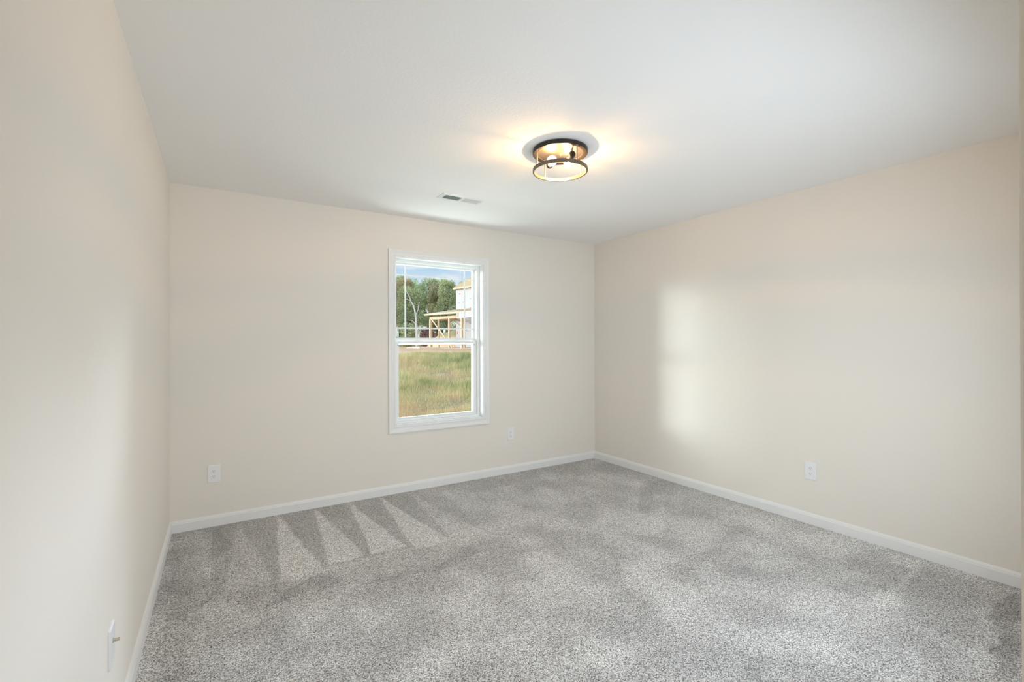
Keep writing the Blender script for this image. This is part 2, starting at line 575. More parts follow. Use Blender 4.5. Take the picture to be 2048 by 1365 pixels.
# upper sash (outer track)
m = MB()
gx0, gx1, gz0, gz1 = 1.652, 2.428, 1.368, 2.034
frame_ring(m, gx0, gx1, gz0, gz1, [(0, 0.138), (0.005, 0.130), (0.014, 0.126), (0.0235, 0.126), (0.0235, 0.158), (0, 0.158)])
m.box(1.630, 2.446, 0.1275, 0.157, 1.322, 1.3455)
up = wpart(m, 'upper_sash', VINYL)
m = MB(); m.box(gx0 - 0.003, gx1 + 0.003, 0.147, 0.150, gz0 - 0.003, gz1 + 0.003)
p = wpart(m, 'glass_pane', GLASS, up)
for kind, x0, x1, z0, z1 in (('v', 1.734, 1.746, gz0, gz1), ('v', 2.340, 2.352, gz0, gz1), ('h', gx0, gx1, 1.939, 1.951), ('h', gx0, gx1, 1.450, 1.462)):
    m = MB()
    m.box(x0, x1, 0.139 if kind == 'v' else 0.1395, 0.146 if kind == 'v' else 0.1455, z0, z1)
    wpart(m, 'muntin', VINYL, up, bevel=0.0015)
# lower sash (inner track)
m = MB()
lx0, lx1, lz0, lz1 = 1.664, 2.404, 0.643, 1.305
frame_ring(m, lx0, lx1, lz0, lz1, [(0, 0.106), (0.006, 0.098), (0.009, 0.088), (0.030, 0.086), (0.030, 0.118), (0, 0.118)])
m.box(1.629, 1.640, 0.088, 0.118, 0.613, 1.335)
m.box(2.430, 2.446, 0.088, 0.118, 0.613, 1.335)
m.box(1.660, 2.410, 0.078, 0.088, 1.318, 1.334)
lo = wpart(m, 'lower_sash', VINYL)
m = MB(); m.box(lx0 - 0.003, lx1 + 0.003, 0.109, 0.112, lz0 - 0.003, lz1 + 0.003)
wpart(m, 'glass_pane', GLASS, lo)
for xl in (1.835, 2.225):
    m = MB()
    m.box(xl - 0.022, xl + 0.022, 0.096, 0.116, 1.3345, 1.338)
    m.lathe([(0.0, 0.007), (0.007, 0.006), (0.009, 0.0), (0.0, 0.0)], (xl, 0.106, 1.337), n=16)
    m.bar((xl, 0.106, 1.342), (xl + 0.026, 0.097, 1.342), 0.007, 0.003)
    wpart(m, 'sash_lock', VINYL, lo)
for xl in (1.650, 2.425):
    m = MB()
    m.box(xl - 0.006, xl + 0.006, 0.084, 0.089, 1.298, 1.303)
    wpart(m, 'tilt_latch', SLOT, lo)
# bottom sill stop
m = MB(); m.box(1.612, 2.463, 0.030, 0.072, 0.5885, 0.598)
wpart(m, 'sill_stop', VINYL)

# ------------------------------------------------------------------ electric plates
def rounded(w_, h_, r, n=5):
    pts = []
    for cx, cz, a0 in ((w_ / 2 - r, h_ / 2 - r, 0), (-w_ / 2 + r, h_ / 2 - r, 90), (-w_ / 2 + r, -h_ / 2 + r, 180), (w_ / 2 - r, -h_ / 2 + r, 270)):
        for k in range(n + 1):
            a = math.radians(a0 + 90 * k / n)
            pts.append((cx + r * math.cos(a), cz + r * math.sin(a)))
    return pts

def slab(m, prof, y0, y1, inset=0.0, dy=0.0, cx=0, cz=0, smooth=False):
    """plate standing on y=0 plane, front towards -y, with a chamfer"""
    n = len(prof)
    f = 1 - inset
    vs = [(x + cx, y0, z + cz) for x, z in prof] + [(x + cx, y1 + dy, z + cz) for x, z in prof] + [(x * f + cx, y1, z * f + cz) for x, z in prof]
    fs = []
    for s in (0, 1):
        for i in range(n):
            j = (i + 1) % n
            fs.append((s * n + i, s * n + j, (s + 1) * n + j, (s + 1) * n + i))
    fs.append(tuple(2 * n + i for i in range(n)))
    fs.append(tuple(range(n))[::-1])
    m.add(vs, fs, smooth)

def outlet(loc, rz, label):
    root = empty('wall_outlet', loc, rz)
    tag(root, label, 'outlet', 'duplex outlets on the bedroom walls')
    m = MB(); slab(m, rounded(0.079, 0.127, 0.004), 0, -0.0065, 0.055, 0.0035)
    m.build('cover_plate', PLATE, root)
    for s in (1, -1):
        cz = s * 0.0195
        m = MB()
        prof = []
        for k in range(32):
            a = 2 * math.pi * k / 32
            prof.append((0.0172 * math.cos(a), max(-0.0135, min(0.0135, 0.0172 * math.sin(a)))))
        slab(m, prof, -0.006, -0.0085, 0.05, 0.0006, 0, cz)
        rc = m.build('receptacle', PLATE, root)
        for sx, hh in ((-0.0063, 0.0075), (0.0063, 0.0062)):
            m = MB(); m.box(sx - 0.0011, sx + 0.0011, -0.0088, -0.0080, cz + 0.0035 - hh / 2, cz + 0.0035 + hh / 2)
            m.build('slot', SLOT, rc)
        m = MB(); m.lathe([(0, 0), (0.0026, 0), (0.0026, 0.0008), (0, 0.0008)], (0, -0.0080, cz - 0.0072), (0, -1, 0), 14)
        m.build('ground_hole', SLOT, rc)
    m = MB(); m.lathe([(0.0, 0.0018), (0.0028, 0.0012), (0.0034, 0.0)], (0, -0.0064, 0), (0, -1, 0), 14)
    m.build('screw', PLATE, root)
    return root

outlet((0.259, 0, 0.376), 0, 'white duplex outlet low on the back wall, left of the window near the left corner')
outlet((2.789, 0, 0.392), 0, 'white duplex outlet low on the back wall, right of the window')
outlet((W, -2.294, 0.383), -math.pi / 2, 'white duplex outlet low on the right wall')

root = empty('coax_outlet', (0, -2.061, 0.361), math.pi / 2)
tag(root, 'white cable jack plate with metal connector low on the left wall', 'cable jack')
m = MB(); slab(m, rounded(0.079, 0.127, 0.004), 0, -0.0065, 0.055, 0.0035)
m.build('cover_plate', PLATE, root)
m = MB()
m.lathe([(0.0, 0.0), (0.0075, 0.0), (0.0075, 0.003), (0.0048, 0.0032), (0.0048, 0.017), (0.0042, 0.018), (0.0, 0.018)], (0, -0.0062, 0.014), (0, -1, 0), 20)
tag(m.build('connector', STEEL, root), 'short threaded metal connector')
for s in (1, -1):
    m = MB(); m.lathe([(0.0, 0.0018), (0.0028, 0.0012), (0.0034, 0.0)], (0, -0.0064, s * 0.049), (0, -1, 0), 14)
    m.build('screw', PLATE, root)

# ------------------------------------------------------------------ ceiling register
vx0, vx1, vy0, vy1 = 1.704, 2.060, -0.812, -0.662
vent = empty('ceiling_register', ((vx0 + vx1) / 2, (vy0 + vy1) / 2, H))
tag(vent, 'white two-bank louvred air register on the ceiling near the window wall', 'air vent')
hx, hy = (vx1 - vx0) / 2, (vy1 - vy0) / 2
ix, iy = hx - 0.030, hy - 0.030
m = MB()
def ring_z(m, ox, oy, ix, iy, z0, z1, zi):
    vs = []
    for (a, b, z) in ((ox, oy, z0), (ox - 0.002, oy - 0.002, z1), (ix + 0.003, iy + 0.003, zi), (ix, iy, zi + 0.001), (ix, iy, z0)):
        vs += [(-a, -b, z), (a, -b, z), (a, b, z), (-a, b, z)]
    fs = []
    for s in range(4):
        for i in range(4):
            j = (i + 1) % 4
            fs.append((s * 4 + i, s * 4 + j, s * 4 + 4 + j, s * 4 + 4 + i))
    m.add(vs, fs)
ring_z(m, hx, hy, ix, iy, 0, -0.003, -0.009)
m.box(-0.010, 0.010, -iy, iy, -0.009, -0.001)
m.build('vent_frame', TRIM, vent)
m = MB(); m.box(-ix, ix, -iy, iy, -0.0012, -0.0006)
m.build('duct_dark_sheet', DUCT, vent)  # flat grey sheet, the dark of the duct put into its colour
for s in (-1, 1):
    m = MB()
    n = 11
    for k in range(n):
        cx = s * (0.018 + (ix - 0.024) * k / (n - 1))
        q = -s
        # slanted blade
        m.add([(cx - q * 0.0035, -iy, -0.0085), (cx - q * 0.0025, -iy, -0.0088), (cx + q * 0.0035, -iy, -0.002), (cx + q * 0.0025, -iy, -0.0016),
               (cx - q * 0.0035, iy, -0.0085), (cx - q * 0.0025, iy, -0.0088), (cx + q * 0.0035, iy, -0.002), (cx + q * 0.0025, iy, -0.0016)],
              [(0, 1, 2, 3), (7, 6, 5, 4), (0, 4, 5, 1), (1, 5, 6, 2), (2, 6, 7, 3), (3, 7, 4, 0)])
    m.build('louvre_bank', TRIM, vent)
for s in (-1, 1):
    m = MB(); m.lathe([(0.0, -0.0105), (0.003, -0.010), (0.004, -0.0085)], (s * (hx - 0.014), 0, 0), n=12)
    m.build('screw', TRIM, vent)

# ------------------------------------------------------------------ ceiling lamp
LC = Vector((1.967, -1.866, H))
lamp = empty('ceiling_lamp', LC)
tag(lamp, 'round flush mount ceiling lamp with two dark bronze rings and bare bulbs', 'ceiling light')
RR = 0.159
m = MB(); m.lathe([(0.0, -0.0175), (0.125, -0.0175), (0.1312, -0.0190), (0.1312, -0.0005), (0.0, -0.0005)], (0, 0, 0), n=96)
m.build('mounting_pan', PANMET, lamp)
m = MB(); m.lathe([(RR, -0.006), (RR, -0.0245), (RR - 0.0025, -0.027), (RR - 0.006, -0.0275), (RR - 0.027, -0.0235), (RR - 0.0285, -0.021), (RR - 0.0285, -0.006)], (0, 0, 0), n=96, closed=True)
m.build('upper_ring', BRONZE, lamp)
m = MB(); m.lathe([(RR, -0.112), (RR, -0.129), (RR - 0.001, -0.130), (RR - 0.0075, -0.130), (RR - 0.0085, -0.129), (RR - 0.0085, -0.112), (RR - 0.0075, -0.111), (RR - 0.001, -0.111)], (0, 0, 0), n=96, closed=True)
m.build('lower_ring', LITBRONZE, lamp)
for k, a in enumerate((-2, 88, 174, 269)):
    a = math.radians(a)
    r = RR - 0.0045
    px, py = r * math.cos(a), r * math.sin(a)
    m = MB(); m.tube([(px, py, -0.0265), (px, py, -0.1125)], 0.0040, 12)
    po = m.build('post', POSTM, lamp)
    for z in (-0.0165, -0.1205):
        m = MB()
        ax = Vector((math.cos(a), math.sin(a), 0))
        m.lathe([(0.0, 0.003), (0.0026, 0.0024), (0.0036, 0.0)], ax * (RR - 0.0003) + Vector((0, 0, z)), ax, 12)
        m.build('screw', BRONZE, po)
m = MB(); m.lathe([(0.0, -0.029), (0.004, -0.028), (0.0055, -0.022), (0.0055, -0.021), (0.013, -0.020), (0.013, -0.0172)], (0.012, 0.012, 0), n=20)
m.build('finial_nut', STEEL, lamp)
FIL = emit_mat('filament_glow', (1.0, 0.585, 0.245), 3400)
BULB = emit_mat('bulb_glow', (1.0, 0.84, 0.62), 1.6)
_n, _l = BULB.node_tree.nodes, BULB.node_tree.links
_o = _n['Material Output']; _e = _n['Emission']
_a = _n.new('ShaderNodeAddShader'); _m = _n.new('ShaderNodeMixShader'); _t = _n.new('ShaderNodeBsdfTransparent'); _g = _n.new('ShaderNodeBsdfGlossy')
_g.inputs['Roughness'].default_value = 0.03
_m.inputs[0].default_value = 0.10
_l.new(_t.outputs[0], _m.inputs[1]); _l.new(_g.outputs[0], _m.inputs[2])
_l.new(_m.outputs[0], _a.inputs[0]); _l.new(_e.outputs[0], _a.inputs[1]); _l.new(_a.outputs[0], _o.inputs[0])
for k, (sx, sy, gx, gy) in enumerate(((0.012, -0.098, 0.052, -0.012), (-0.002, 0.100, -0.050, 0.012))):
    zb = -0.052
    s0, g0 = Vector((sx, sy, zb - 0.008 * k)), Vector((gx, gy, zb - 0.017))
    d = (g0 - s0).normalized()
    m = MB()
    m.lathe([(0.0, -0.004), (0.014, -0.004), (0.0185, 0.002), (0.0185, 0.020), (0.0165, 0.030), (0.0150, 0.030), (0.0145, 0.004), (0.0, 0.004)], s0, d, 28)
    m.bar(s0 + d * 0.010 + Vector((0, 0, 0.012)), Vector((sx + d.x * 0.010, sy + d.y * 0.010, -0.0165)), 0.013, 0.004)
    so = m.build('socket', BRONZE, lamp)
    m = MB()
    ln = (g0 - s0).length
    m.lathe([(0.0, 0.012), (0.0125, 0.012), (0.0130, 0.032), (0.0125, 0.034)], s0, d, 24)
    cap = m.build('bulb_base', STEEL, so)
    m = MB()
    pr = [(0.0125, 0.034)]
    rb = 0.029
    for i in range(0, 15):
        a = math.radians(-62 + 152 * i / 14)
        pr.append((max(0.0, rb * math.cos(a)), ln + rb * math.sin(a)))
    m.lathe(pr, s0, d, 32)
    m.build('bulb', BULB, so, sharp=80)
    m = MB()
    m.lathe([(0.0, ln - 0.016), (0.004, ln - 0.014), (0.0055, ln - 0.005), (0.0055, ln + 0.005), (0.004, ln + 0.012), (0.0, ln + 0.014)], s0, d, 12)
    m.build('filament', FIL, so)

# ------------------------------------------------------------------ outdoors
def ground_z(x, y):
    s = (x - CAM.x) * Fv.x + (y - CAM.y) * Fv.y
    xp = [-60, 6, 9, 12, 20, 22, 55, 75, 160]
    zp = [-1.3, -1.3, -0.70, -0.15, 0.83, 0.84, 0.92, 2.4, 9]
    return np.interp(s, xp, zp) + 0.10 * (vnoise(np.asarray(x, float), np.asarray(y, float), 1.7, 11) - 0.5) * (np.asarray(s) > 6)

def attr_mat(name, attr, stops, rough=0.9, noise=(3, 0.25), trans=0.0):
    m = bpy.data.materials.new(name)
    m.use_nodes = True
    n, l = m.node_tree.nodes, m.node_tree.links
    b = n['Principled BSDF']
    b.inputs['Roughness'].default_value = rough
    b.inputs['Specular IOR Level'].default_value = 0.15
    at = n.new('ShaderNodeAttribute'); at.attribute_name = attr
    t = n.new('ShaderNodeTexCoord')
    z = n.new('ShaderNodeTexNoise')
    z.inputs['Scale'].default_value = noise[0]
    z.inputs['Detail'].default_value = 5
    l.new(t.outputs['Object'], z.inputs[0])
    a = n.new('ShaderNodeMath'); a.operation = 'MULTIPLY_ADD'
    a.inputs[1].default_value = noise[1] * 2
    l.new(z.outputs[0], a.inputs[0])
    s2 = n.new('ShaderNodeMath'); s2.operation = 'SUBTRACT'
    s2.inputs[1].default_value = noise[1]
    l.new(at.outputs['Fac'], s2.inputs[0])
    l.new(s2.outputs[0], a.inputs[2])
    r = n.new('ShaderNodeValToRGB')
    els = r.color_ramp.elements
    els[0].position, els[0].color = stops[0][0], (*stops[0][1], 1)
    els[1].position, els[1].color = stops[-1][0], (*stops[-1][1], 1)
    for p_, c_ in stops[1:-1]:
        q_ = els.new(p_); q_.color = (*c_, 1)
    l.new(a.outputs[0], r.inputs[0])
    l.new(r.outputs[0], b.inputs['Base Color'])
    return m

GROUND = attr_mat('soil_and_turf', 'cover', [(0.0, (0.46, 0.40, 0.22)), (0.45, (0.60, 0.50, 0.27)), (0.6, (0.95, 0.54, 0.27)), (1.0, (1.0, 0.68, 0.40))], noise=(1.2, 0.12))
def build_ground():
    xs = np.concatenate([np.linspace(-60, -6, 28), np.linspace(-5, 40, 130), np.linspace(42, 110, 35)])
    ys = np.concatenate([np.linspace(-30, -2, 8), np.linspace(0, 60, 170), np.linspace(62, 140, 40)])
    X, Y = np.meshgrid(xs, ys)
    nx, ny = len(xs), len(ys)
    X, Y = X.ravel(), Y.ravel()
    Z = ground_z(X, Y)
    s = (X - CAM.x) * Fv.x + (Y - CAM.y) * Fv.y
    cover = np.interp(s, [19, 21.5, 50, 58], [0.2, 0.85, 0.8, 0.1])
    cover += 0.25 * (vnoise(X, Y, 0.9, 13) - 0.5)
    Z = np.where((Y < 1.0) & (X > -2) & (X < 8), np.minimum(Z, -1.31), Z)
    idx = np.arange(nx * ny).reshape(ny, nx)
    f = np.stack([idx[:-1, :-1], idx[:-1, 1:], idx[1:, 1:], idx[1:, :-1]], -1).reshape(-1, 4)
    me = bpy.data.meshes.new('ground')
    me.from_pydata(np.stack([X, Y, Z], 1).tolist(), [], f.tolist())
    me.attributes.new('cover', 'FLOAT', 'POINT').data.foreach_set('value', cover.astype(np.float32))
    me.polygons.foreach_set('use_smooth', [True] * len(f))
    me.materials.append(GROUND)
    o = bpy.data.objects.new('ground', me)
    C.objects.link(o)
    structure(o)
build_ground()

def quads_object(name, P, tint, material, parent=None, attr='tint', nper=4):
    """P: (n, nper, 3) corner points"""
    n = len(P)
    me = bpy.data.meshes.new(name)
    me.vertices.add(n * nper)
    me.vertices.foreach_set('co', P.reshape(-1).astype(np.float32))
    me.loops.add(n * nper)
    me.loops.foreach_set('vertex_index', np.arange(n * nper, dtype=np.int32))
    me.polygons.add(n)
    me.polygons.foreach_set('loop_start', np.arange(0, n * nper, nper, dtype=np.int32))
    me.update(calc_edges=True)
    me.attributes.new(attr, 'FLOAT', 'POINT').data.foreach_set('value', np.repeat(tint, nper).astype(np.float32))
    me.materials.append(material)
    o = bpy.data.objects.new(name, me)
    C.objects.link(o)
    if parent: o.parent = parent
    return o

GRASSM = attr_mat('weeds', 'tint', [(0.0, (0.24, 0.29, 0.13)), (0.3, (0.52, 0.56, 0.25)), (0.55, (0.78, 0.72, 0.36)), (0.8, (0.98, 0.82, 0.52)), (1.0, (0.86, 0.60, 0.42))], noise=(1.1, 0.10))
def build_grass():
    n = 340000
    r = np.random.default_rng(21)
    s = 8.5 + 13.2 * r.random(n) ** 0.9
    ang = np.radians(8 + 30 * r.random(n))          # measured from +Y towards +X
    dist = s / np.cos(ang - YAW)
    x = CAM.x + np.sin(ang) * dist
    y = CAM.y + np.cos(ang) * dist
    z = ground_z(x, y) - 0.02
    patch = vnoise(x, y, 1.3, 31)
    straw = 0.46 + 1.9 * (0.37 - ang) + 0.55 * vnoise(x, y, 1.6, 32) + 0.60 * vnoise(x, y, 0.45, 33) + 0.06 * (14 - s) / 6
    h = (0.06 + 0.15 * r.random(n) ** 2) * (0.15 + 1.1 * patch + 0.7 * vnoise(x, y, 0.35, 35))
    h = h * np.interp(s, [18.5, 20.5], [1.0, 0.45])
    wd = 0.0020 + 0.0030 * r.random(n)
    tall = r.random(n) < 0.015
    h = np.where(tall, h * 1.6 + 0.05, h)
    az = r.random(n) * 2 * np.pi
    lean = h * (0.15 + 0.45 * r.random(n))
    laz = 4 * vnoise(x, y, 0.8, 36) + r.random(n) * 5.0
    dx, dy = np.cos(az) * wd, np.sin(az) * wd
    b = np.stack([x, y, z], 1)
    tip = b + np.stack([np.cos(laz) * lean, np.sin(laz) * lean, h], 1)
    mid = b + np.stack([np.cos(laz) * lean * 0.35, np.sin(laz) * lean * 0.35, h * 0.6], 1)
    e = np.stack([dx, dy, np.zeros(n)], 1)
    P = np.stack([b - e * 1.5, b + e * 1.5, tip], 1)
    tint = np.clip(0.08 + 0.62 * straw + 0.55 * (r.random(n) - 0.5) - 0.25 * (patch - 0.5), 0, 1)
    tint = np.where(tall, 0.78, tint)
    o = quads_object('grass', P, tint, GRASSM, nper=3)
    tag(o, 'tall green and straw coloured weeds covering the bank outside the window', 'grass', kind='stuff')
build_grass()

# --- unfinished house: facade faces -x, corner at (18.4, 34.2)
OSB = mat('wood_sheathing', (0.66, 0.48, 0.26), 0.8, var=(1.5, 0.18))
LUMBER = mat('pale_lumber', (0.76, 0.60, 0.40), 0.7, var=(2.0, 0.15))
WRAP = mat('house_wrap', (0.56, 0.53, 0.53), 0.6, var=(0.8, 0.05))
RED = mat('red_print', (0.75, 0.12, 0.14), 0.6, var=(5, 0.1))
GREYP = mat('grey_print', (0.28, 0.28, 0.32), 0.6, var=(5, 0.1))
hx0, hy1, gz = 0.0, 0.0, 0.90      # modelled about the facade corner, then set down and turned
hs = empty('unfinished_house', (18.179, 33.793, gz), 0.223)
tag(hs, 'two storey house under construction in white wrap with bare sheathed roof', 'house')
def hp(m, name, mt, parent=None, **k):
    o = m.build(name, mt, None, **k)
    o.parent = parent or hs
    if parent is None:
        o.matrix_parent_inverse = Matrix.Translation(-Vector((hx0, hy1, gz)))
    return o
m = MB(); m.box(hx0, hx0 + 9.5, hy1 - 10.5, hy1, gz - 0.3, 6.10)
wl = hp(m, 'wall', WRAP)
# printed marks on the wrap
rr = random.Random(3)
for (dy, z, wd, h, mt, nm) in [(q_[0] * 0.85, q_[1] + 0.3) + q_[2:] for q_ in [(0.62, 5.35, 0.22, 0.10, RED, 'printed_mark'), (2.45, 4.85, 0.30, 0.07, GREYP, 'printed_mark'), (2.35, 3.95, 0.12, 0.22, RED, 'printed_mark'),
                           (0.5, 4.55, 0.30, 0.06, GREYP, 'printed_mark'), (1.3, 4.6, 0.34, 0.06, GREYP, 'printed_mark'), (0.25, 1.9, 0.14, 0.30, RED, 'printed_mark'),
                           (2.60, 2.0, 0.12, 0.24, RED, 'printed_mark'), (2.35, 2.72, 0.40, 0.08, GREYP, 'printed_mark'), (2.35, 1.18, 0.42, 0.07, GREYP, 'printed_mark'),
                           (1.9, 2.0, 0.25, 0.04, RED, 'printed_mark'), (0.4, 1.15, 0.30, 0.05, GREYP, 'printed_mark'), (4.2, 4.5, 0.35, 0.07, GREYP, 'printed_mark'),
                           (4.9, 3.9, 0.12, 0.22, RED, 'printed_mark'), (4.3, 2.0, 0.12, 0.24, RED, 'printed_mark')]]:
    m = MB(); m.box(hx0 - 0.006, hx0 + 0.004, hy1 - dy - wd / 2, hy1 - dy + wd / 2, z - h / 2, z + h / 2)
    hp(m, nm, mt, wl)
# hip roof
oh = 0.20
ex0, ex1, ey0, ey1, ez = hx0 - oh, hx0 + 9.5 + oh, hy1 - 10.5 - oh, hy1 + oh, 6.20
pt = 0.92
hw = (ex1 - ex0) / 2
m = MB()
A = [(ex0, ey0, ez), (ex1, ey0, ez), (ex1, ey1, ez), (ex0, ey1, ez)]
r0, r1 = (ex0 + hw, ey0 + hw, ez + pt * hw), (ex0 + hw, ey1 - hw, ez + pt * hw)
m.add(A + [r0, r1], [(0, 1, 4), (1, 2, 5, 4), (2, 3, 5), (3, 0, 4, 5), (0, 3, 2, 1)])
rf = hp(m, 'roof', OSB)
m = MB()
for a, b in (((ex0, ey0), (ex0, ey1)), ((ex0, ey1), (ex1, ey1)), ((ex0, ey0), (ex1, ey0)), ((ex1, ey0), (ex1, ey1))):
    m.bar((a[0], a[1], ez - 0.06), (b[0], b[1], ez - 0.06), 0.04, 0.14)
hp(m, 'fascia', LUMBER, rf)
k = 0.0
while k < 10.5:
    m = MB(); m.box(ex0, hx0, hy1 - k - 0.05, hy1 - k, ez - 0.16, ez - 0.02)
    hp(m, 'rafter_tail', LUMBER, rf)
    k += 0.6
# porch: posts, beam, braces, shed roof
pr = hp(MB().bar((-2.724, 0.12, 3.39), (-2.724, -9.5, 3.39), 0.12, 0.22), 'porch_beam', LUMBER)
for y_, wd in ((0.0, 0.20), (-1.12, 0.10), (-2.60, 0.15), (-4.20, 0.15), (-4.55, 0.10), (-6.4, 0.15), (-9.4, 0.15)):
    m = MB(); m.box(-2.724 - wd / 2, -2.724 + wd / 2, y_ - wd / 2, y_ + wd / 2, gz - 0.1, 3.285)
    hp(m, 'porch_post', LUMBER)
m = MB(); m.bar((-2.81, -0.28, 3.28), (-2.81, -3.05, gz + 0.04), 0.05, 0.10)
hp(m, 'brace', LUMBER)
m = MB(); m.bar((-2.724, 0.05, 3.39), (0, 0.05, 3.39), 0.10, 0.22)
m.bar((-0.4, -0.3, 3.30), (-0.05, -1.4, 2.4), 0.05, 0.09)
hp(m, 'side_beam', LUMBER)
m = MB()
e0, e1 = (-3.10, 3.77), (0.0, 4.30)
m.add([(e0[0], 0.42, e0[1]), (e0[0], -10.2, e0[1]), (e1[0], -10.2, e1[1]), (e1[0], hy1 - 0.2, e1[1]),
       (e0[0], 0.42, e0[1] - 0.03), (e0[0], -10.2, e0[1] - 0.03), (e1[0], -10.2, e1[1] - 0.03), (e1[0], hy1 - 0.2, e1[1] - 0.03)],
      [(0, 1, 2, 3), (7, 6, 5, 4), (0, 4, 5, 1), (1, 5, 6, 2), (2, 6, 7, 3), (3, 7, 4, 0)])
pf = hp(m, 'porch_roof', OSB)
m = MB(); m.bar((-3.10, 0.42, 3.70), (-3.10, -4.35, 3.70), 0.04, 0.14)
hp(m, 'fascia', LUMBER, pf)
k = 0.0
while k < 10:
    m = MB(); m.bar((-3.05, -k, 3.68), (0.0, -k, 4.20), 0.04, 0.12)
    hp(m, 'rafter', LUMBER, pf)
    k += 0.6
m = MB(); m.box(-3.13, 0.0, -10.0, -4.36, 3.24, 3.735)
tag(hp(m, 'wrapped_soffit', WRAP), 'white wrapped box closing the porch eave')
m = MB(); m.box(-2.9, 0.0, -10.0, 0.15, gz - 0.4, gz + 0.02)
hp(m, 'porch_slab', mat('concrete', (0.62, 0.52, 0.44), 0.9, var=(2, 0.1)))
# boards lying on the dirt before the porch
bd = None
for k, (x_, y_, a_, ln_, zz) in enumerate([(14.3, 33.3, -0.10, 2.2, 0.0), (14.9, 32.6, 0.5, 1.5, 0.0), (13.7, 32.4, 0.2, 2.0, 0.0), (14.8, 31.2, 0.9, 1.3, 0.0)]):
    if bd is None:
        m = MB(); m.box(-1, 1, -0.07, 0.07, 0, 0.05)
        bd = m.build('lumber_board', mat('white_board', (0.86, 0.80, 0.70), 0.7, var=(2, 0.08)))
        o = bd
    else:
        o = bd.copy(); C.objects.link(o)
    o.location = (x_, y_, float(ground_z(x_, y_)) + 0.03 + zz)
    o.rotation_euler = (0, 0, a_ + math.pi / 2)
    o.scale = (ln_ / 2, 1, 1)
    tag(o, 'pale loose board lying on the dirt before the unfinished porch', 'board', 'loose boards before the porch')

# dirt mound with a grassy top behind the porch
def mound():
    cx, cy, R_, h_ = 21.8, 40.9, 3.5, 1.95
    n = 56
    vs, fs, cov = [], [], []
    for j in range(n + 1):
        for i in range(n + 1):
            u, v = (i / n * 2 - 1), (j / n * 2 - 1)
            d = math.hypot(u, v)
            z = h_ * max(0, 1 - d * d) ** 1.1
            x, y = cx + u * R_, cy + v * R_
            g = float(ground_z(np.array([x]), np.array([y]))[0])
            z = z * (0.85 + 0.3 * float(vnoise(np.array([x]), np.array([y]), 1.1, 41)[0]))
            vs.append((x, y, g - 0.15 + z))
            cov.append(0.95 - 0.95 * float(sstep(0.5, 0.75, np.array([z / h_]))[0]))
    for j in range(n):
        for i in range(n):
            a = j * (n + 1) + i
            fs.append((a, a + 1, a + n + 2, a + n + 1))
    me = bpy.data.meshes.new('dirt_mound')
    me.from_pydata(vs, [], fs)
    me.attributes.new('cover', 'FLOAT', 'POINT').data.foreach_set('value', np.array(cov, np.float32))
    me.polygons.foreach_set('use_smooth', [True] * len(fs))
    me.materials.append(GROUND)
    o = bpy.data.objects.new('dirt_mound', me)
    C.objects.link(o)
    tag(o, 'reddish dirt mound with grassy top behind the unfinished porch', 'dirt mound')
mound()

# --- trees
BARK = mat('brown_bark', (0.16, 0.12, 0.09), 0.9, var=(4, 0.3))
PALEBARK = mat('pale_bark', (0.72, 0.70, 0.68), 0.8, var=(4, 0.15))
LEAF = attr_mat('green_leaves', 'tint', [(0.0, (0.27, 0.35, 0.27)), (0.4, (0.50, 0.60, 0.36)), (0.7, (0.74, 0.78, 0.42)), (1.0, (0.88, 0.76, 0.42))], noise=(0.35, 0.18))  # paled so that haze over the distance sits in the leaf colours
LEAFO = attr_mat('turning_leaves', 'tint', [(0.0, (0.32, 0.34, 0.25)), (0.4, (0.58, 0.58, 0.34)), (0.7, (0.76, 0.64, 0.38)), (1.0, (0.82, 0.50, 0.34))], noise=(0.35, 0.18))  # distance haze lightens these leaf colours as well
LEAFR = attr_mat('red_leaves', 'tint', [(0.0, (0.20, 0.10, 0.12)), (0.5, (0.46, 0.28, 0.27)), (1.0, (0.62, 0.42, 0.34))], noise=(0.8, 0.15))

def crown(seed, rx, rz, zc, n, size, material, parent):
    r = np.random.default_rng(seed)
    nb = 44
    th = r.random(nb) * 2 * np.pi
    cz = r.random(nb) * 2 - 1
    rad = np.sqrt(1 - cz * cz * 0.75) * (0.35 + 0.45 * r.random(nb))
    bc = np.stack([np.cos(th) * rad * rx, np.sin(th) * rad * rx, zc + cz * rz * 0.78], 1)
    br = rx * (0.28 + 0.22 * r.random(nb))
    k = r.integers(0, nb, n)
    v = r.normal(size=(n, 3)); v /= np.linalg.norm(v, axis=1)[:, None]
    p = bc[k] + v * (br[k] * (0.55 + 0.5 * r.random(n)))[:, None]
    a = r.normal(size=(n, 3)) + v * 0.8
    a /= np.linalg.norm(a, axis=1)[:, None]
    t1 = np.cross(a, r.normal(size=(n, 3))); t1 /= np.linalg.norm(t1, axis=1)[:, None]
    t2 = np.cross(a, t1)
    sz = (size * (0.5 + 0.9 * r.random(n)))[:, None]
    P = np.stack([p - t1 * sz, p + t2 * sz * 0.6, p + t1 * sz, p - t2 * sz * 0.6], 1)
    tint = np.clip(0.45 + 0.28 * r.normal(size=n) + 0.2 * (r.random(nb)[k] - 0.5), 0, 1)
    return quads_object('crown', P, tint, material, parent)

